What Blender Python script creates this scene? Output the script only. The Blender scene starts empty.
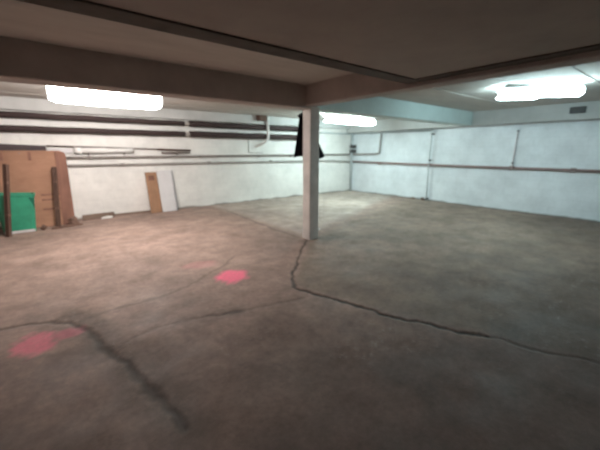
import bpy, bmesh, math, random
import numpy as np
from mathutils import Vector, Matrix, noise

random.seed(4)
scene = bpy.context.scene
C = scene.collection
XW, YW, ZC = 9.28, 8.58, 2.48          # right wall, left wall, ceiling
XB, YB = -3.2, -2.6                    # walls behind the camera

# ------------------------------------------------------------ materials
def new_mat(name):
    m = bpy.data.materials.new(name); m.use_nodes = True
    nt = m.node_tree
    return m, nt, nt.nodes, nt.links, nt.nodes['Principled BSDF']

def mat(name, col, rough=.8, var=.25, scale=6, bump=.1, bscale=None, metal=0, col2=None, stretch=(1, 1, 1), spec=.3):
    """mottled procedural surface: two noises mixing two tones, plus a fine bump"""
    m, nt, N, L, b = new_mat(name)
    tc = N.new('ShaderNodeTexCoord'); mp = N.new('ShaderNodeMapping')
    mp.inputs['Scale'].default_value = stretch
    L.new(tc.outputs['Object'], mp.inputs['Vector'])
    n1 = N.new('ShaderNodeTexNoise'); n1.inputs['Scale'].default_value = scale
    n1.inputs['Detail'].default_value = 6; n1.inputs['Roughness'].default_value = .65
    L.new(mp.outputs[0], n1.inputs['Vector'])
    cr = N.new('ShaderNodeValToRGB')
    c = Vector(col); c2 = Vector(col2) if col2 else c * (1 - var * 1.6)
    cr.color_ramp.elements[0].position = .32; cr.color_ramp.elements[1].position = .66
    cr.color_ramp.elements[0].color = (*c2, 1); cr.color_ramp.elements[1].color = (*(c * (1 + var * .3)), 1)
    L.new(n1.outputs[0], cr.inputs[0]); L.new(cr.outputs[0], b.inputs['Base Color'])
    n2 = N.new('ShaderNodeTexNoise'); n2.inputs['Scale'].default_value = bscale or scale * 6
    n2.inputs['Detail'].default_value = 4
    L.new(mp.outputs[0], n2.inputs['Vector'])
    bp = N.new('ShaderNodeBump'); bp.inputs['Strength'].default_value = bump; bp.inputs['Distance'].default_value = .02
    L.new(n2.outputs[0], bp.inputs['Height']); L.new(bp.outputs[0], b.inputs['Normal'])
    b.inputs['Roughness'].default_value = rough; b.inputs['Metallic'].default_value = metal
    b.inputs['Specular IOR Level'].default_value = spec
    return m

def wall_mat(name, col, dirt, axis, low=.10):
    """painted blockwork: faint courses, patchy paint, grime along the foot of the wall"""
    m, nt, N, L, b = new_mat(name)
    tc = N.new('ShaderNodeTexCoord')
    sep = N.new('ShaderNodeSeparateXYZ'); L.new(tc.outputs['Object'], sep.inputs[0])
    com = N.new('ShaderNodeCombineXYZ')
    L.new(sep.outputs[axis], com.inputs[0]); L.new(sep.outputs[2], com.inputs[1])
    br = N.new('ShaderNodeTexBrick'); L.new(com.outputs[0], br.inputs['Vector'])
    br.inputs['Scale'].default_value = 1; br.inputs['Brick Width'].default_value = .5
    br.inputs['Row Height'].default_value = .2; br.inputs['Mortar Size'].default_value = .008
    br.inputs['Mortar Smooth'].default_value = .6
    c = Vector(col)
    br.inputs['Color1'].default_value = (*c, 1); br.inputs['Color2'].default_value = (*(c * .975), 1)
    br.inputs['Mortar'].default_value = (*(c * .92), 1)
    n1 = N.new('ShaderNodeTexNoise'); n1.inputs['Scale'].default_value = 1.6; n1.inputs['Detail'].default_value = 8
    n1.inputs['Roughness'].default_value = .7
    L.new(tc.outputs['Object'], n1.inputs['Vector'])
    r1 = N.new('ShaderNodeMapRange'); r1.inputs['From Min'].default_value = .35; r1.inputs['From Max'].default_value = .62
    r1.inputs['To Min'].default_value = .82; r1.inputs['To Max'].default_value = 1
    L.new(n1.outputs[0], r1.inputs['Value'])
    mul = N.new('ShaderNodeMix'); mul.data_type = 'RGBA'; mul.blend_type = 'MULTIPLY'; mul.inputs['Factor'].default_value = 1
    L.new(br.outputs['Color'], mul.inputs['A']); L.new(r1.outputs[0], mul.inputs['B'])
    # grime: height above floor against noise
    n2 = N.new('ShaderNodeTexNoise'); n2.inputs['Scale'].default_value = 2.2; n2.inputs['Detail'].default_value = 7
    L.new(tc.outputs['Object'], n2.inputs['Vector'])
    ad = N.new('ShaderNodeMath'); ad.operation = 'MULTIPLY_ADD'
    L.new(n2.outputs[0], ad.inputs[0]); ad.inputs[1].default_value = -low * 2.4; L.new(sep.outputs[2], ad.inputs[2])
    r2 = N.new('ShaderNodeMapRange'); r2.inputs['From Min'].default_value = -low; r2.inputs['From Max'].default_value = -low * .55
    r2.inputs['To Min'].default_value = .8; r2.inputs['To Max'].default_value = 0
    L.new(ad.outputs[0], r2.inputs['Value'])
    mx = N.new('ShaderNodeMix'); mx.data_type = 'RGBA'
    L.new(r2.outputs[0], mx.inputs['Factor']); L.new(mul.outputs['Result'], mx.inputs['A'])
    mx.inputs['B'].default_value = (*dirt, 1)
    L.new(mx.outputs['Result'], b.inputs['Base Color'])
    bp = N.new('ShaderNodeBump'); bp.inputs['Strength'].default_value = .14; bp.inputs['Distance'].default_value = .01
    L.new(br.outputs['Fac'], bp.inputs['Height']); bp.invert = True
    n3 = N.new('ShaderNodeTexNoise'); n3.inputs['Scale'].default_value = 30
    L.new(tc.outputs['Object'], n3.inputs['Vector'])
    bp2 = N.new('ShaderNodeBump'); bp2.inputs['Strength'].default_value = .15; bp2.inputs['Distance'].default_value = .01
    L.new(n3.outputs[0], bp2.inputs['Height']); L.new(bp.outputs[0], bp2.inputs['Normal'])
    L.new(bp2.outputs[0], b.inputs['Normal'])
    b.inputs['Roughness'].default_value = .75; b.inputs['Specular IOR Level'].default_value = .25
    return m

def emit_mat(name, col, strength):
    m, nt, N, L, b = new_mat(name)
    b.inputs['Base Color'].default_value = (.9, .9, .9, 1)
    b.inputs['Emission Color'].default_value = (*col, 1)
    b.inputs['Emission Strength'].default_value = strength
    return m

def floor_mat():
    m, nt, N, L, b = new_mat('worn_concrete')
    tc = N.new('ShaderNodeTexCoord')
    at = N.new('ShaderNodeAttribute'); at.attribute_name = 'marks'     # R crack, G pink paint, B pale floor
    at2 = N.new('ShaderNodeAttribute'); at2.attribute_name = 'zones'   # R cool screed, G damp dirt and painted shade, B fine joints, A painted light falloff
    s1 = N.new('ShaderNodeSeparateColor'); L.new(at.outputs['Color'], s1.inputs[0])
    s2 = N.new('ShaderNodeSeparateColor'); L.new(at2.outputs['Color'], s2.inputs[0])
    def nz(scale, detail=8, rough=.65, vec=None):
        n = N.new('ShaderNodeTexNoise'); n.inputs['Scale'].default_value = scale; n.inputs['Detail'].default_value = detail
        n.inputs['Roughness'].default_value = rough
        L.new(vec or tc.outputs['Object'], n.inputs['Vector']); return n.outputs[0]
    def rng(v, a, b_, c, d):
        r = N.new('ShaderNodeMapRange'); L.new(v, r.inputs['Value'])
        for k, x in zip(('From Min', 'From Max', 'To Min', 'To Max'), (a, b_, c, d)): r.inputs[k].default_value = x
        return r.outputs[0]
    def mix(f, A, B, mode='MIX'):
        x = N.new('ShaderNodeMix'); x.data_type = 'RGBA'; x.blend_type = mode
        for sock, v in (('Factor', f), ('A', A), ('B', B)):
            if isinstance(v, (int, float)): x.inputs[sock].default_value = v
            elif isinstance(v, tuple): x.inputs[sock].default_value = (*v, 1)
            else: L.new(v, x.inputs[sock])
        return x.outputs['Result']
    def mth(op, a, b_):
        x = N.new('ShaderNodeMath'); x.operation = op
        for i, v in enumerate((a, b_)):
            if isinstance(v, (int, float)): x.inputs[i].default_value = v
            else: L.new(v, x.inputs[i])
        return x.outputs[0]
    warm = (.305, .208, .170); cool = (.252, .180, .138); pale = (.43, .35, .30)
    col = mix(s2.outputs[0], warm, cool)
    col = mix(s1.outputs[2], col, pale)
    big = rng(nz(.8), .36, .64, .74, 1.13)
    mid = rng(nz(3.2, 10, .74), .36, .64, .80, 1.15)
    fine = rng(nz(22, 6, .7), .3, .7, .80, 1.15)
    col = mix(1.0, col, big, 'MULTIPLY'); col = mix(1.0, col, mid, 'MULTIPLY'); col = mix(1.0, col, fine, 'MULTIPLY')
    col = mix(mth('SUBTRACT', 1.0, at2.outputs['Alpha']), col, mix(1.0, col, (.38, .35, .345), 'MULTIPLY'))  # multiplies the floor colour down near the camera, imitating weaker light
    # damp dark dirt plus painted near-camera shade, broken by noise
    d = mth('MULTIPLY', s2.outputs[1], rng(nz(5, 9, .75), .35, .6, .15, 1))
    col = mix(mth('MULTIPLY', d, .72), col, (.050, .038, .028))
    # pale scuffs near the left crack
    sc = mth('MULTIPLY', rng(nz(13, 9, .8), .54, .68, 0, .42), rng(nz(1.1, 2), .5, .62, 0, 1))
    col = mix(sc, col, (.42, .38, .35))
    pk = mth('MULTIPLY', s1.outputs[1], rng(nz(26, 7, .8), .32, .6, .55, 1))
    col = mix(pk, col, (1.0, .16, .28))
    col = mix(mth('MULTIPLY', s2.outputs[2], .55), col, (.09, .065, .05))
    col = mix(s1.outputs[0], col, (.022, .016, .012))
    L.new(col, b.inputs['Base Color'])
    rg = rng(nz(2.2, 6), .35, .65, .62, .85); L.new(rg, b.inputs['Roughness'])
    b.inputs['Specular IOR Level'].default_value = .28
    h = mth('SUBTRACT', mth('MULTIPLY', nz(18, 8, .7), .5), mth('MULTIPLY', s1.outputs[0], 1.5))
    bp = N.new('ShaderNodeBump'); bp.inputs['Strength'].default_value = .35; bp.inputs['Distance'].default_value = .015
    L.new(h, bp.inputs['Height']); L.new(bp.outputs[0], b.inputs['Normal'])
    return m

M = {}
M['floor'] = floor_mat()
M['wall_warm'] = wall_mat('white_paint_left', (.86, .835, .80), (.20, .155, .12), 0, .07)
M['wall_cool'] = wall_mat('white_paint_right', (.82, .86, .90), (.15, .14, .13), 1, .05)
M['wall_dim'] = wall_mat('grey_paint', (.20, .18, .165), (.15, .12, .1), 0)
M['concrete'] = mat('ceiling_concrete', (.55, .52, .48), .9, .12, 3, .12, stretch=(.25, 1, 1))
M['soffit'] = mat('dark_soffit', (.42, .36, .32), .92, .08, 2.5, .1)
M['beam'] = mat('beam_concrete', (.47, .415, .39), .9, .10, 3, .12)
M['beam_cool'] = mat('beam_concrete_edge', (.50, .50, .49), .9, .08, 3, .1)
M['beam_lit'] = mat('beam_concrete_lit', (.60, .72, .71), .85, .06, 3, .08)  # lit copy of the beam concrete, lamp light put into its colour
M['post'] = mat('post_paint', (.62, .56, .52), .7, .14, 4, .12)
M['edge_strip'] = mat('dark_edge_strip', (.12, .100, .088), .95, .2, 5, .1)
M['lag'] = mat('dark_lagging', (.042, .024, .023), .7, .25, 5, .2, stretch=(.6, 3, 3))
M['collar'] = mat('pale_collar', (.55, .50, .47), .6, .1, 10)
M['rail'] = mat('dull_pipe', (.27, .235, .215), .55, .25, 8, .05)
M['railp'] = mat('pale_pipe', (.34, .31, .29), .55, .2, 8, .05)
M['redpipe'] = mat('rusty_red_pipe', (.30, .185, .175), .6, .3, 5, .08, col2=(.20, .15, .145))
M['pinkstain'] = mat('faint_pink_stain', (.62, .54, .55), .7, .15, 20)
M['greypipe'] = mat('grey_painted_pipe', (.46, .49, .50), .6, .12, 10)
M['whitepl'] = mat('white_plastic', (.82, .80, .78), .4, .05, 8, .02)
M['dark'] = mat('dark_metal', (.06, .055, .055), .5, .2, 10)
M['darkwood'] = mat('dark_board', (.075, .055, .060), .75, .3, 4, .15, stretch=(.4, 5, 5))
M['ply'] = mat('brown_plywood', (.36, .185, .115), .75, .22, 2.2, .12, col2=(.27, .135, .082), stretch=(1, 1, 2.2))
M['redboard'] = mat('reddish_board', (.23, .105, .072), .75, .25, 3, .12, stretch=(3, 1, .6))
M['plank'] = mat('brown_plank', (.33, .175, .10), .75, .15, 5, .1, stretch=(3, 1, .6))
M['batten'] = mat('dark_batten', (.115, .062, .045), .8, .3, 6, .15, stretch=(4, 4, .6))
M['panel'] = mat('pale_panel', (.66, .64, .65), .6, .06, 4, .04)
M['paneledge'] = mat('grey_edge', (.26, .25, .27), .6, .1, 6)
M['green'] = mat('green_plastic', (.035, .33, .19), .4, .15, 6, .06, spec=.5)
M['darkgreen'] = mat('dark_green_plastic', (.012, .14, .085), .5, .15, 6, .05)
M['timber'] = mat('weathered_timber', (.24, .165, .125), .85, .25, 5, .2, stretch=(.6, 4, 4))
M['scrap'] = mat('white_scrap', (.80, .78, .75), .7, .08, 10)
M['log'] = mat('brown_rubble', (.20, .115, .085), .9, .3, 9, .35)
M['cloth'] = mat('black_cloth', (.016, .015, .020), .95, .2, 15, .3)
M['housing'] = mat('lamp_housing', (.70, .70, .69), .5, .05, 8, .02)
M['tube_left'] = emit_mat('tube_warm', (1.0, .93, .88), 42)
M['tube_mid'] = emit_mat('tube_cool', (.74, 1.0, .99), 40)
M['tube_right'] = emit_mat('tube_cyan', (.66, .95, 1.0), 44)

# ------------------------------------------------------------ mesh helpers
def obj(name, bm, m, parent=None, smooth=False, kind=None):
    me = bpy.data.meshes.new(name)
    bmesh.ops.recalc_face_normals(bm, faces=bm.faces)
    bm.to_mesh(me); bm.free()
    if smooth:
        for p in me.polygons: p.use_smooth = True
    for mm in (m if isinstance(m, (list, tuple)) else [m]): me.materials.append(mm)
    o = bpy.data.objects.new(name, me); C.objects.link(o)
    if parent is not None: o.parent = parent
    if kind: o['kind'] = kind
    return o

def struct(name, bm, m, **k): return obj(name, bm, m, kind='structure', **k)

def tag(o, label, cat, group=None):
    o['label'] = label; o['category'] = cat
    if group: o['group'] = group
    return o

def thing(name, label, cat, loc=(0, 0, 0), rot=(0, 0, 0), group=None):
    o = bpy.data.objects.new(name, None); C.objects.link(o)
    o.location = loc; o.rotation_euler = rot; o.empty_display_size = .1
    return tag(o, label, cat, group)

def add_box(bm, a, b, bev=0., mat_i=0, mx=None):
    a, b = Vector(a), Vector(b)
    r = bmesh.ops.create_cube(bm, size=1)
    vs = r['verts']
    for v in vs:
        v.co = Vector([a[i] + (v.co[i] + .5) * (b[i] - a[i]) for i in range(3)])
        if mx is not None: v.co = mx @ v.co
    fs = {f for v in vs for f in v.link_faces}
    for f in fs: f.material_index = mat_i
    if bev:
        es = list({e for v in vs for e in v.link_edges})
        bmesh.ops.bevel(bm, geom=es, offset=bev, segments=2, affect='EDGES', profile=.5)
    return bm

def box(a, b, bev=0., mx=None): return add_box(bmesh.new(), a, b, bev, 0, mx)

def add_tube(bm, pts, r, seg=14, ry=None, mat_i=0):
    pts = [Vector(p) for p in pts]
    rs = r if isinstance(r, (list, tuple)) else [r] * len(pts)
    up = None; rings = []
    for i, p in enumerate(pts):
        t = (pts[min(i + 1, len(pts) - 1)] - pts[max(i - 1, 0)]).normalized()
        if up is None: up = Vector((0, 0, 1)) if abs(t.z) < .9 else Vector((0, 1, 0))
        side = t.cross(up).normalized(); up = side.cross(t).normalized()
        rings.append([bm.verts.new(p + rs[i] * (math.cos(2 * math.pi * k / seg) * side + (ry or 1) * math.sin(2 * math.pi * k / seg) * up)) for k in range(seg)])
    for a, b in zip(rings, rings[1:]):
        for k in range(seg):
            f = bm.faces.new((a[k], a[(k + 1) % seg], b[(k + 1) % seg], b[k])); f.smooth = True; f.material_index = mat_i
    bm.faces.new(rings[0][::-1]); bm.faces.new(rings[-1])
    return bm

def tube(pts, r, seg=14, ry=None): return add_tube(bmesh.new(), pts, r, seg, ry)

def rounded(pts, rad=.08, n=6):
    """polyline with its corners turned into bends"""
    pts = [Vector(p) for p in pts]; out = [pts[0]]
    for a, p, b in zip(pts, pts[1:], pts[2:]):
        u = (a - p).normalized(); v = (b - p).normalized()
        q0, q1 = p + u * rad, p + v * rad
        for k in range(n + 1):
            t = k / n
            out.append(q0 * (1 - t) ** 2 + p * 2 * t * (1 - t) + q1 * t * t)
    return out + [pts[-1]]

def prism(outline, depth, plane='XZ', bev=0.):
    """flat outline extruded in depth; outline is in x,z and the depth goes along +y"""
    bm = bmesh.new()
    vs = [bm.verts.new((x, 0, z)) for x, z in outline]
    f = bm.faces.new(vs)
    r = bmesh.ops.extrude_face_region(bm, geom=[f])
    for v in [g for g in r['geom'] if isinstance(g, bmesh.types.BMVert)]: v.co.y += depth
    if bev: bmesh.ops.bevel(bm, geom=list(bm.edges), offset=bev, segments=1, affect='EDGES')
    return bm

def rough_up(bm, amp, scale, seed=0):
    for v in bm.verts:
        v.co += amp * Vector(noise.noise_vector(v.co * scale + Vector((seed, seed * .7, 3))))
    return bm

# ------------------------------------------------------------ the room
def spaced(a, b, fa, fb, fine, coarse):
    xs = list(np.arange(a, fa, coarse)) + list(np.arange(fa, fb, fine)) + list(np.arange(fb, b, coarse)) + [b]
    return np.array(xs)

def seg_dist(P, A, B):
    A = np.array(A); B = np.array(B); d = B - A
    t = np.clip(((P - A) @ d) / (d @ d), 0, 1)
    return np.hypot(*(P - (A + t[:, None] * d)).T), t

def build_floor():
    xs = spaced(XB, XW, -1.2, 4.2, .018, .05); ys = spaced(YB, YW, .2, 4.6, .018, .05)
    nx, ny = len(xs), len(ys)
    X, Y = np.meshgrid(xs, ys)
    P = np.c_[X.ravel(), Y.ravel()]
    # wandering of the crack lines
    def wob(P, s, k):
        return np.sin(P[:, 0] * s + k) * np.cos(P[:, 1] * s * 1.3 + 2 * k) + .5 * np.sin(P[:, 0] * s * 2.7 - k) * np.sin(P[:, 1] * s * 3.1 + k)
    Q = P + np.c_[.022 * wob(P, 7, .4) + .009 * wob(P, 31, 2), .022 * wob(P, 8, 1.7) + .009 * wob(P, 29, .6)]
    def poly(pts, w0, w1, soft):
        out = np.zeros(len(P)); n = len(pts) - 1
        for i in range(n):
            d, t = seg_dist(Q, pts[i], pts[i + 1])
            w = w0 + (w1 - w0) * (i + t) / n
            out = np.maximum(out, np.clip((w + soft - d) / soft, 0, 1))
        return out
    rc = [(3.42, 4.14), (2.95, 3.72), (2.60, 3.33), (2.30, 3.02), (2.14, 2.84), (2.06, 2.64)]
    rc2 = [(2.06, 2.64), (2.10, 2.42), (2.18, 2.24), (2.33, 1.71), (2.52, 1.22), (2.70, .89)]
    lc = [(-.55, 3.60), (-.27, 3.52), (.02, 3.34), (.12, 2.98), (.24, 2.55), (.32, 2.13), (.40, 1.78), (.42, 1.55)]
    bc = [(.24, 2.62), (.55, 2.75), (.80, 2.76), (1.16, 2.59), (1.93, 2.43)]
    crack = .8 * poly(rc, .003, .010, .022)
    crack = np.maximum(crack, poly(rc2, .012, .012, .016))
    crack = np.maximum(crack, .55 * poly([(2.70, .89), (2.86, .5), (3.0, .15), (3.1, -.4)], .004, .003, .02))
    crack = np.maximum(crack, .62 * poly(lc[:4], .004, .012, .03))
    crack = np.maximum(crack, .70 * poly(lc[3:], .012, .010, .035))
    crack = np.maximum(crack, (.30 * poly(bc, .003, .006, .024)))
    crack = np.maximum(crack, .5 * poly([(1.05, 2.66), (1.16, 2.60), (1.30, 2.57)], .008, .006, .03))
    fine = poly([(.10, 3.32), (1.01, 3.41), (1.76, 3.84), (2.05, 4.1)], .004, .003, .03)
    fine = np.maximum(fine, poly([(3.60, 7.66), (3.48, 6.1), (3.40, 5.06), (3.42, 4.3)], .012, .012, .04))
    fine = np.maximum(fine, .0 * poly([(2.12, 2.0), (1.4, 1.65), (.9, 1.5)], .003, .002, .03))
    fine = np.maximum(fine, .8 * poly([(-.3, 2.9), (.0, 2.78), (.22, 2.62)], .004, .004, .03))
    def blob(c, rx, ry, ang, p=2):
        ca, sa = math.cos(ang), math.sin(ang)
        dx = P[:, 0] - c[0]; dy = P[:, 1] - c[1]
        u = (dx * ca + dy * sa) / rx; v = (-dx * sa + dy * ca) / ry
        d = np.sqrt(u * u + v * v) + .16 * wob(P, 19, 1.1) + .10 * wob(P, 47, .3)
        return np.clip((1.12 - d) / .42, 0, 1)
    pink = .95 * blob((1.65, 3.42), .20, .215, -.45)
    pink = np.maximum(pink, .50 * blob((-.24, 3.10), .15, .20, .08))
    pink = np.maximum(pink, .30 * blob((-.02, 3.13), .14, .10, .1))
    pink = np.maximum(pink, .13 * blob((1.50, 4.05), .25, .16, -.3))
    # paler floor beyond the pillar
    line = (P[:, 1] - 4.30) - (P[:, 0] - 3.75) * (6.40 - 4.30) / (9.1 - 3.75)
    pale = np.clip((line + .06 * wob(P, 5, .2)) / .30, 0, 1) * np.clip((P[:, 0] - 3.45) / .25, 0, 1)
    pale *= .85
    # cooler screed to the right of the pillar and the main crack
    cool = np.zeros(len(P))
    bx = np.interp(P[:, 1], [-3, .15, .89, 1.71, 2.64, 2.84, 4.14, 8.6], [3.3, 3.0, 2.7, 2.33, 2.06, 2.14, 3.42, 3.6])
    cool = np.clip((P[:, 0] - bx + .02 * wob(P, 9, 3)) / .12, 0, 1)
    damp_shade = .85 * blob((.12, 3.2), .42, .16, 1.9) + 1.0 * poly(lc[2:], .05, .02, .20) + .5 * blob((1.12, 2.62), .22, .10, -.2)
    damp_shade += .35 * np.clip((2.3 - P[:, 1] - .25 * P[:, 0] + .10 * wob(P, 4, .9)) / 1.7, 0, 1)  # painted shade: foreground floor toned down towards the camera
    damp_shade += .55 * blob((3.95, 4.0), .55, .16, .1) + .6 * poly([(3.42, 4.14), (3.3, 4.1)], .04, .04, .06)
    damp_shade += .7 * np.clip((.10 - (YW - P[:, 1])) / .08, 0, 1) + .8 * np.clip((.12 - (XW - P[:, 0])) / .10, 0, 1)
    damp_shade += .8 * np.clip(1 - np.hypot(P[:, 0] + .5, (P[:, 1] - 8.0) * 2) / .8, 0, 1)
    cool *= np.clip((4.5 - P[:, 1] + .3 * (P[:, 0] - 3.5)) / .5, 0, 1)
    damp_shade = np.clip(damp_shade, 0, 1)
    light_falloff = np.clip((P[:, 1] + .12 * P[:, 0] - .9 + .16 * wob(P, 2.3, 1.3) + .05 * wob(P, 9, .2)) / 2.6, 0, 1)   # light falloff painted in: floor darkens towards the camera
    z = -.008 * crack + .0015 * wob(P, 3, .7)
    me = bpy.data.meshes.new('floor')
    idx = np.arange(nx * ny).reshape(ny, nx)
    faces = np.stack([idx[:-1, :-1], idx[:-1, 1:], idx[1:, 1:], idx[1:, :-1]], -1).reshape(-1, 4)
    me.vertices.add(nx * ny); me.vertices.foreach_set('co', np.c_[P, z].astype(np.float32).ravel())
    nf = len(faces)
    me.loops.add(nf * 4); me.loops.foreach_set('vertex_index', faces.astype(np.int32).ravel())
    me.polygons.add(nf); me.polygons.foreach_set('loop_start', np.arange(0, nf * 4, 4, dtype=np.int32))
    me.update(calc_edges=True)
    for nm, ch in (('marks', (crack, pink, pale, np.ones(len(P)))), ('zones', (cool, damp_shade, np.clip(fine, 0, 1), light_falloff))):
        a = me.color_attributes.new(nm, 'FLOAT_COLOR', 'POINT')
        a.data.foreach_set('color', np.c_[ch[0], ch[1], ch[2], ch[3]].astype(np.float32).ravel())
    me.polygons.foreach_set('use_smooth', np.ones(nf, dtype=bool))
    me.materials.append(M['floor'])
    o = bpy.data.objects.new('floor', me); C.objects.link(o); o['kind'] = 'structure'
    return o
build_floor()

struct('wall_left', box((XB, YW, -.05), (XW + .2, YW + .2, 2.7)), M['wall_warm'])
struct('wall_right', box((XW, YB, -.05), (XW + .2, YW, 2.7)), M['wall_cool'])
struct('wall_back', box((XB, YB - .2, -.05), (XW + .2, YB, 2.7)), M['wall_dim'])
struct('wall_side', box((XB - .2, YB - .2, -.05), (XB, YW + .2, 2.7)), M['wall_dim'])
# main slab, cast in strips with shallow joints along its length
bm = box((XB, YB, ZC + .012), (XW, YW, ZC + .2))
y = YB
k = 0
ed = [YB, -1.4, -.5, .4, 1.25, 2.1, 3.02, 4.1, 5.0, 5.75, 6.5, 7.2, 7.75, 8.2, YW]
for a, b in zip(ed, ed[1:]):
    add_box(bm, (XB, a + .012, ZC + (.004 if k % 2 else 0)), (XW, b - .012, ZC + .02)); k += 1
struct('ceiling', bm, M['concrete'])
# beams
YA0, YA1, ZA = 4.10, 4.42, 2.150
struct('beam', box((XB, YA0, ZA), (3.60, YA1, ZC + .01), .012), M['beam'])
struct('beam', box((3.60, YA0, ZA), (8.985, YA1, ZC + .01), .012), M['beam_lit'])  # same beam past the pillar, coloured lighter where the lamp strikes it
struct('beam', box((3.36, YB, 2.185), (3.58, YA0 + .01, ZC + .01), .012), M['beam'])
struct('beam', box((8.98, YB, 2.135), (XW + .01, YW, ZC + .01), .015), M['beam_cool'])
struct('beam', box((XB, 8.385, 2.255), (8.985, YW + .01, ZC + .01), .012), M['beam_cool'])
# lowered slab over the viewer with a dark strip along its two free edges
ZL, YL, XL = 2.235, 2.30, 3.355
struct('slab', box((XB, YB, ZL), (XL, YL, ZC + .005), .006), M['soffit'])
struct('trim_1', box((XB, YL - .20, ZL - .012), (XL - .005, YL - .015, ZL + .01), .004), M['edge_strip'])
struct('trim_2', box((XL - .15, YB, ZL - .012), (XL - .005, YL - .20, ZL + .01), .004), M['edge_strip'])
# pillar
bm = bmesh.new()
add_box(bm, (3.455, 4.09, -.02), (3.655, 4.29, ZA + .03), .016)
bmesh.ops.subdivide_edges(bm, edges=[e for e in bm.edges if abs((e.verts[0].co - e.verts[1].co).z) > 1], cuts=24)
rough_up(bm, .004, 3, 2)
pil = struct('pillar', bm, M['post'])

# ------------------------------------------------------------ lamps
def lamp(label, x, y, length, mname, r=.075, drop=.05, rz=0., twin=False, flat=.75):
    """surface fluorescent batten along local x: housing, diffuser, end caps, ceiling mounts"""
    t = thing('fluorescent_lamp', label, 'ceiling lamp', (x, y, ZC), (0, 0, rz), 'fluorescent ceiling lamps')
    h = length / 2
    zt = -drop
    b = bmesh.new()
    add_box(b, (-h, -.06, zt - .05), (h, .06, zt), .008)
    obj('housing', b, M['housing'], t)
    for s in (-1, 1):
        obj('mount', box((s * h * .6 - .03, -.03, zt - .005), (s * h * .6 + .03, .03, .006), .004), M['housing'], t)
    H = h
    for yo, xo in (((-.10, .24), (.10, -.24)) if twin else ((0, 0),)):
        h = H * (.62 if twin else 1)
        zc = zt - .045 - r * flat
        d = tube([(xo + k * h, yo, zc) for k in (-.985, -.97, -.86, 0, .86, .97, .985)],
                 [r * .55, r * .78, r * .98, r * 1.06, r * .98, r * .78, r * .55], 20, flat)
        obj('diffuser', d, M[mname], t, smooth=True)
        for s in (-1, 1):
            e = tube([(xo + s * h * .98, yo, zc), (xo + s * h * 1.0, yo, zc), (xo + s * h * 1.012, yo, zc)], [r * .62, r * .62, r * .4], 16, flat)
            obj('end_cap', e, M['housing'], t)
    return t
lamp('brightest white fluorescent lamp on the ceiling above the brown plywood board', 0.95, 5.85, 1.5, 'tube_left', r=.165, drop=.0, flat=.85)
lamp('cyan-white fluorescent lamp on the ceiling just right of the pillar', 6.95, 6.5, 2.0, 'tube_mid', r=.115, drop=.04)
lamp('cyan-white fluorescent lamp in the right-hand bay, nearest the right edge', 6.10, 1.85, .98, 'tube_right', r=.085, drop=.0, rz=math.radians(-48), flat=.9, twin=True)

# ------------------------------------------------------------ pipes on the left wall
YP = YW - .13
def lagged(label, z, parts, y=YP):
    t = thing('insulated_pipe', label, 'pipe', (0, y, z), group='dark insulated pipes under the ceiling')
    for a, b, r in parts:
        n = max(2, int((b - a) / .25)); pts = [(a + (b - a) * i / n, 0, .004 * math.sin(i * 1.7)) for i in range(n + 1)]
        obj('insulation', tube(pts, r, 18), M['lag'], t, smooth=False)
    for (a, b, r), (c, d, s) in zip(parts, parts[1:]):
        obj('collar', tube([(b - .02, 0, 0), (c + .02, 0, 0)], .042, 16), M['collar'], t)
    if z < 2: obj('drop_leg', tube([(-.62, .0, -.055), (-.62, 0, -.29)], .055, 16), M['darkwood'], t)
    for x in (-.4, 1.6, 4.3, 6.2):
        obj('wall_bracket', box((x - .015, -.0, -.03), (x + .015, YW - y - .004, .0)), M['dark'], t)
    return t
lagged('upper dark insulated pipe running along the left wall below the ceiling', 2.165, [(XB + .02, 2.98, .060), (3.10, 7.05, .072)])
lagged('lower dark insulated pipe running along the left wall, just under its twin', 1.912, [(XB + .02, 2.98, .062), (3.10, 7.0, .078)])

def pipe(name, label, pts, r, m, clamps=(), cat='pipe', rad=.08, group=None, clamp_m='dark', clamp_dir=(0, 1, 0), gap=.057):
    t = thing(name, label, cat, pts[0], group=group)
    o = Vector(pts[0])
    obj('pipe_run', tube([p - o for p in rounded(pts, rad)], r, 14), M[m], t)
    for c in clamps:
        c = Vector(c) - o; d = Vector(clamp_dir)
        b = bmesh.new(); w = r * 1.35
        a0 = c - Vector((w, w, w)); a1 = c + Vector((w, w, w))
        for i in range(3):
            if d[i] > 0: a1[i] = c[i] + gap
        add_box(b, a0, a1, .004)
        obj('clamp', b, M[clamp_m], t)
    return t
yr = YW - .06; xr = XW - .05
pipe('water_pipe', 'thin upper grey water pipe along the left wall, turning up at the right wall', [(XB + .02, yr, 1.345), (XW - .06, yr, 1.365), (xr - .01, 7.42, 1.385), (xr - .01, 7.22, 1.42), (xr - .01, 7.18, 2.06)],
     .027, 'rail', [(x, yr, 1.35) for x in (.9, 3.4, 5.2, 6.4)], rad=.05, group='thin pipes at mid wall height', clamp_m='rail')
pipe('water_pipe', 'thin lower grey water pipe along the left wall, below a matching pipe', [(XB + .02, yr, 1.20), (6.9, yr, 1.165), (8.3, yr, 1.15), (8.45, yr, 1.13), (XW - .1, yr, 1.10)],
     .024, 'railp', [(x, yr, 1.185) for x in (1.5, 3.6, 5.6)], rad=.05, group='thin pipes at mid wall height', clamp_m='rail')
pipe('rusty_pipe', 'reddish-brown pipe running the length of the right wall', [(xr, YW - .05, 1.10), (xr, 4.5, 1.075), (xr, YB + .02, 1.075)], .034, 'redpipe',
     [(xr, y, 1.08) for y in (7.2, 5.32, 3.12, 1.9)], clamp_m='redpipe', clamp_dir=(1, 0, 0), gap=.047)
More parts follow.
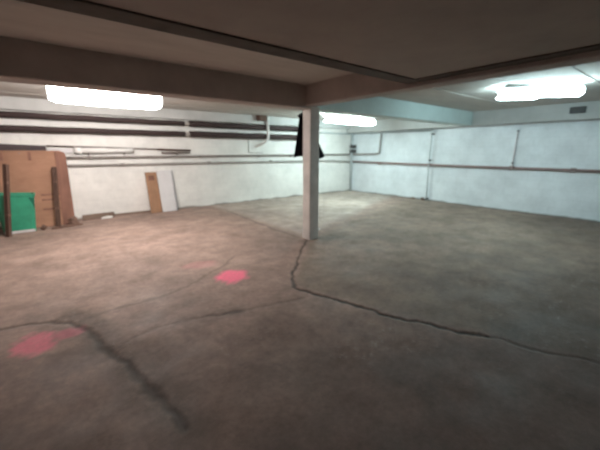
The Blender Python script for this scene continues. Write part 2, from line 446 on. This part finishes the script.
pipe('overhead_pipe', 'thin grey pipe high on the right wall under the beam', [(7.10, yr, 2.10), (XW - .06, yr, 2.10), (xr, 7.9, 2.10), (xr, 5.35, 2.09)], .025, 'greypipe',
     [(xr, y, 2.097) for y in (7.6, 6.1)], rad=.06, clamp_m='greypipe', clamp_dir=(1, 0, 0), gap=.047)
pipe('riser_pipe', 'narrow dark riser pipe from floor to beam on the right wall', [(xr - .062, 5.30, 0), (xr - .062, 5.32, 1.0), (xr - .062, 5.30, 2.13)], .016, 'greypipe',
     [(xr - .062, 5.31, .06), (xr - .062, 5.315, 1.22), (xr - .062, 5.30, 1.98)], clamp_dir=(1, 0, 0), gap=.112)
pipe('conduit', 'faint pinkish stain, built as a thin tube with dark ends, above the rusty pipe on the right wall', [(XW - .02, 3.12, 1.12), (XW - .02, 3.10, 1.97)], .014, 'pinkstain',  # thin tube added to stand in for a reddish wall stain
     [(XW - .022, 3.12, 1.20), (XW - .022, 3.10, 1.97)], clamp_dir=(1, 0, 0), gap=.02)
pipe('corner_pipe', 'pale vertical pipe with dark clamps in the corner of the two walls', [(XW - .17, YW - .17, 0), (XW - .17, YW - .17, 2.14)], .045, 'greypipe',
     [(XW - .17, YW - .19, z) for z in (1.48, 1.65)], clamp_dir=(1, 0, 0), gap=.165)
pipe('white_drainpipe', 'short white drainpipe dropping from the ceiling in front of the insulated pipes', [(5.38, YP - .13, ZC + .005), (5.40, YP - .13, 1.86), (5.30, YP - .10, 1.72), (5.10, YW - .03, 1.62)], .040, 'whitepl', rad=.07)
t = thing('conduit', 'thin grey cable conduit on the left wall below the white drainpipe', 'conduit', (4.86, YW - .014, 1.40))
obj('pipe_run', tube(rounded([(.0, 0, .42), (0, 0, 0.045), (.5, 0, .045)], .03), .012, 10), M['railp'], t)
t = thing('junction_box', 'dark junction box under the ceiling beside the white drainpipe', 'junction box', (5.16, YP - .13, ZC))
obj('box', box((-.13, -.10, -.15), (.14, .055, .006), .012), M['batten'], t)
obj('lid', box((-.115, -.115, -.135), (.125, -.098, -.015), .006), M['batten'], t)
t = thing('junction_box', 'small dark junction box on the beam above the right wall', 'junction box', (8.98, 1.95, 2.32))
obj('box', box((-.09, -.13, -.06), (.01, .13, .07), .012), M['dark'], t)
obj('lid', box((-.102, -.115, -.048), (-.088, .115, .058), .005), M['dark'], t)

# ------------------------------------------------------------ lengths kept on brackets on the left wall
for i, (x, z, lab) in enumerate(((-.30, 1.465, 'small dark wall bracket under the dark navy board'), (.85, 1.445, 'small dark wall bracket under the left half of the white tube'),
                   (1.55, 1.445, 'small dark wall bracket under the right end of the white tube'), (2.75, 1.425, 'small dark wall bracket under the tip of the dark rod'))):
    t = thing('wall_bracket', lab, 'bracket', (x, YW, z), group='wall brackets')
    obj('arm', box((-.012, -.16, -.018), (.012, .004, 0)), M['rail'], t)
    obj('brace', tube([(0, -.13, -.012), (0, -.01, -.07)], .008, 8), M['rail'], t)
t = thing('dark_board', 'dark navy board on edge above the plywood board', 'board', (-1.0, YW - .055, 1.465))
b = prism([(-.8, 0), (1.135, 0), (1.135, .135), (.4, .165), (-.8, .15)], .035, bev=.004); obj('plank', b, M['darkwood'], t)
t = thing('white_offcut', 'short white board offcut between the dark board and the white tube', 'offcut', (.15, YW - .065, 1.445))
add = bmesh.new(); add_box(add, (0, 0, -.0), (.42, .04, .10), .006); obj('plank', add, M['panel'], t)
t = thing('white_tube', 'white plastic tube lying along the left wall above the grey pipes', 'tube', (.60, YW - .10, 1.505))
obj('tube_body', tube([(0, 0, 0), (.6, 0, .0), (.62, 0, 0), (1.14, 0, 0)], [.058, .058, .05, .05], 18), M['whitepl'], t)
obj('socket', tube([(.0, 0, 0), (.14, 0, 0)], .066, 18), M['whitepl'], t)
obj('end_cap', tube([(1.13, 0, 0), (1.16, 0, 0)], .054, 18), M['collar'], t)
t = thing('dark_rod', 'long dark rod sloping along the left wall behind the white tube', 'rod', (0, YW - .03, 1.58))
obj('rod_body', tube([(.145, 0, .015), (3.10, 0, -.07)], .017, 10), M['batten'], t)
obj('tip', tube([(2.30, -.005, -.05), (3.12, -.005, -.075)], .026, 10), M['batten'], t)
t = thing('dark_stick', 'short dark stick lying under the tip of the dark rod', 'stick', (2.38, YW - .075, 1.447))
obj('stick_body', tube([(0, 0, 0), (.35, 0, .003), (.72, 0, 0)], [.016, .02, .014], 8), M['batten'], t)

# ------------------------------------------------------------ boards leaning at the left wall
def lean(base_y, top_y, height): return math.asin(max(-1, min(1, (top_y - base_y) / height)))
def round_rect(w, h, r, n=6):
    out = []
    for cx, cz, a0 in ((w - r, h - r, 0), (r, h - r, 90)):
        for k in range(n + 1):
            a = math.radians(a0 + 90 * k / n); out.append((cx + r * math.cos(a), cz + r * math.sin(a)))
    return out + [(0, 0), (w, 0)]
ang = lean(8.12, 8.44, 1.54)
t = thing('plywood_board', 'large brown plywood board with rounded top corners leaning on the left wall', 'board', (-.70, 8.16, .005), (-ang, 0, math.radians(-1.0)))
b = prism(round_rect(1.10, 1.53, .09), .022, bev=.003)
obj('sheet', b, M['ply'], t)
for z in (.33, .52, .62):
    obj('stain_strip', box((.62, -.012, z), (.95, .002, z + .035), .003), M['redboard'], t)
for x in (.10, .52):
    obj('top_cleat', box((x, -.010, 1.34), (x + .05, .002, 1.50), .003), M['redboard'], t)
t = thing('reddish_board', 'narrow reddish board leaning against the right edge of the plywood', 'board', (.20, 8.125, .005), (-ang, math.radians(2.2), 0))
b = prism([(0, 0), (.21, 0), (.20, .7), (.185, 1.46), (.15, 1.51), (.0, 1.51)], .022, bev=.003)
obj('sheet', b, M['redboard'], t)
def stick(label, base, top, w, d):
    base, top = Vector(base), Vector(top); v = top - base
    t = thing('wooden_batten', label, 'batten', base, group='dark battens against the plywood')
    q = v.to_track_quat('Z', 'Y').to_matrix().to_4x4()
    bb = bmesh.new(); add_box(bb, (-w / 2, -d / 2, 0), (w / 2, d / 2, v.length), .006, 0, q)
    obj('shaft', bb, M['batten'], t)
    for h in (.30, .75):
        p = v * h; bb = bmesh.new(); add_box(bb, (-w * .56, -d * .6, -.02), (w * .56, d * .5, .02), .003, 0, Matrix.Translation(p) @ q)
        obj('knot', bb, M['log'], t)
    return t
stick('dark upright batten between the plywood and the reddish board', (.115, 8.05, .005), (.205, 8.30, 1.17), .06, .05)
stick('dark upright batten standing in front of the green bin at the far left', (-.625, 7.60, .005), (-.485, 7.76, 1.26), .065, .05)

# green bin
t = thing('green_bin', 'green plastic bin standing before the plywood board at the far left', 'bin', (-.47, 7.95, .0))
def ring(z, w, d, r=.06, n=5, dz=0):
    out = []
    for cx, cy, a0 in ((w - r, d - r, 0), (-w + r, d - r, 90), (-w + r, -d + r, 180), (w - r, -d + r, 270)):
        for k in range(n + 1):
            a = math.radians(a0 + 90 * k / n); x = cx + r * math.cos(a); out.append((x, cy + r * math.sin(a), z + dz * x / w))
    return out
b = bmesh.new(); prev = None
prof = [(.0, .225, .13, 0), (.02, .232, .14, 0), (.35, .262, .17, -.005), (.68, .292, .20, -.02), (.70, .310, .215, -.02), (.725, .312, .217, -.02), (.725, .285, .19, -.02), (.40, .255, .165, 0), (.03, .215, .125, 0)]
rings = []
for z, w, d, dz in prof: rings.append([b.verts.new(p) for p in ring(z, w, d, dz=dz)])
for p, q in zip(rings, rings[1:]):
    for k in range(len(p)): b.faces.new((p[k], p[(k + 1) % len(p)], q[(k + 1) % len(p)], q[k]))
b.faces.new(rings[0][::-1]); b.faces.new(rings[-1])
obj('body', b, M['green'], t)
b = bmesh.new(); vs = [b.verts.new(p) for p in ((.20, -.196, .66), (.288, -.19, .645), (.275, -.176, .44), (.262, -.174, .50))]
f = b.faces.new(vs); r_ = bmesh.ops.extrude_face_region(b, geom=[f])
for v in [g for g in r_['geom'] if isinstance(g, bmesh.types.BMVert)]: v.co.y -= .012
obj('dark_patch', b, M['darkgreen'], t)  # dark green patch at the upper right of the bin front
obj('foot_rim', box((-.22, -.148, .0), (.22, -.125, .05), .008), M['panel'], t)

# rubble by the foot of the boards
def lump(name, label, loc, size, m, seed, cat='debris', group=None):
    b = bmesh.new(); bmesh.ops.create_icosphere(b, subdivisions=3, radius=1)
    for v in b.verts:
        n = .75 + .5 * noise.noise(v.co * 1.6 + Vector((seed, 0, 0)))
        v.co = Vector((v.co.x * size[0], v.co.y * size[1], v.co.z * size[2])) * n
    mz = min(v.co.z for v in b.verts)
    for v in b.verts: v.co.z = max(v.co.z - mz - size[2] * .12, 0)
    o = obj(name, b, m, smooth=False); o.location = loc
    return tag(o, label, cat, group)
lump('rubble_lump', 'brown lump of rubble at the foot of the reddish board', (.36, 7.98, 0), (.13, .09, .11), M['log'], 3)
lump('rubble_lump', 'small brown lump on the floor before the plywood board', (-.12, 7.82, 0), (.06, .05, .06), M['log'], 8)
lump('rubble_lump', 'dark lump of debris at the foot of the riser pipe', (XW - .12, 5.42, 0), (.07, .09, .05), M['log'], 13)
lump('rubble_lump', 'flat grey scrap on the floor left of the riser pipe', (XW - .13, 5.75, 0), (.06, .10, .035), M['log'], 21)
lump('plaster_crumb', 'white crumb of plaster on the floor right of the pillar', (4.05, 4.55, 0), (.06, .04, .02), M['scrap'], 5, 'debris')
t = thing('short_stick', 'short brown stick on the floor in front of the rubble', 'stick', (.30, 7.86, .022))
obj('stick_body', tube([(-.30, -.10, 0), (.0, .0, .004), (.21, .02, 0)], [.02, .024, .018], 8), M['log'], t)
t = thing('timber_plank', 'weathered plank lying by the wall right of the plywood', 'plank', (.56, 8.36, .0), (0, 0, math.radians(7)))
obj('board', box((0, 0, .0), (.62, .045, .12), .006), M['timber'], t)
obj('end_cut', box((.60, -.002, .01), (.628, .047, .11), .004), M['batten'], t)
o = obj('paper_scrap', prism([(0, 0), (.22, .0), (.235, .045), (.12, .06), (.02, .04)], .008), M['scrap']); o.location = (.90, 8.335, .0); o.rotation_euler = (math.radians(-14), 0, 0)
tag(o, 'white scrap propped against the weathered plank', 'scrap')
t = thing('long_batten', 'long thin brown batten lying along the foot of the left wall', 'batten', (.55, 8.525, .0))
obj('board', box((.62, 0, 0), (1.55, .03, .05), .004), M['timber'], t)
obj('board', box((.02, .0, 0), (.62, .028, .045), .004), M['timber'], t)

ang2 = lean(8.33, 8.52, 1.02)
t = thing('brown_plank', 'brown plank leaning upright on the left wall beside the white panel', 'plank', (1.955, 8.32, .004), (-ang2, math.radians(-.5), 0))
obj('board', prism([(0, 0), (.27, 0), (.265, 1.0), (.0, 1.0)], .022, bev=.003), M['plank'], t)
obj('patch', box((.06, -.004, .80), (.20, .002, .92), .002), M['redboard'], t)
t = thing('white_board', 'pale white panel leaning upright on the left wall beside the brown plank', 'panel', (2.235, 8.335, .004), (-ang2, math.radians(-.5), 0))
obj('board', prism([(0, 0), (.345, 0), (.355, 1.03), (.0, 1.03)], .022, bev=.003), M['panel'], t)
obj('edge_band', box((.347, -.003, .0), (.375, .024, 1.02), .002), M['paneledge'], t)

# ------------------------------------------------------------ black cloth hung behind the pillar
t = thing('black_cloth', 'black cloth hanging on the far side of the pillar', 'cloth', (3.56, 4.34, 2.08))
b = bmesh.new(); nu, nv = 40, 30; g = []
for j in range(nv + 1):
    v = j / nv; row = []
    xl = -.135 - .03 * v - .035 * v * v; xr_ = .09 + .42 * v ** 1.15
    for i in range(nu + 1):
        u = i / nu
        x = xl + (xr_ - xl) * u
        fold = .035 * (.25 + v) * math.sin(u * 19 + .8 * v) + .012 * math.sin(u * 41 + 2 * v)
        z = -.70 * v + .03 * math.sin(u * 7) * v * v - (.05 * abs(u - .4) * (1 - v))
        row.append(b.verts.new((x, .05 * v + fold * .7 + .0, z)))
    g.append(row)
for j in range(nv):
    for i in range(nu):
        f = b.faces.new((g[j][i], g[j][i + 1], g[j + 1][i + 1], g[j + 1][i])); f.smooth = True
bmesh.ops.solidify(b, geom=list(b.faces), thickness=.008)
obj('drape', b, M['cloth'], t)
obj('hook', tube([(-.0, -.06, .0), (.0, .0, .0), (0, .03, .02)], .009, 8), M['dark'], t)
obj('gathered_top', rough_up(tube([(-.145, .0, -.03), (-.06, .005, .012), (.03, .005, .015), (.10, .0, -.02)], [.022, .03, .03, .02], 12), .006, 20), M['cloth'], t)

# ------------------------------------------------------------ camera, world, colour
cam = bpy.data.cameras.new('camera'); co = bpy.data.objects.new('camera', cam); C.objects.link(co)
f_px = 322.; cam.sensor_width = 36; cam.lens = f_px / 600 * 36
co.location = (0, 0, 1.5)
co.rotation_euler = (math.radians(90 - 13.0), 0, math.radians(-38.4))
cam.clip_start = .05; cam.clip_end = 100
cam.dof.use_dof = True; cam.dof.focus_distance = .6; cam.dof.aperture_fstop = 4.2
scene.camera = co
w = bpy.data.worlds.new('world'); scene.world = w; w.use_nodes = True
w.node_tree.nodes['Background'].inputs[0].default_value = (.02, .02, .022, 1)
w.node_tree.nodes['Background'].inputs[1].default_value = 1
scene.view_settings.view_transform = 'Standard'
scene.view_settings.look = 'None'
scene.view_settings.exposure = .42
scene.view_settings.gamma = 1.10
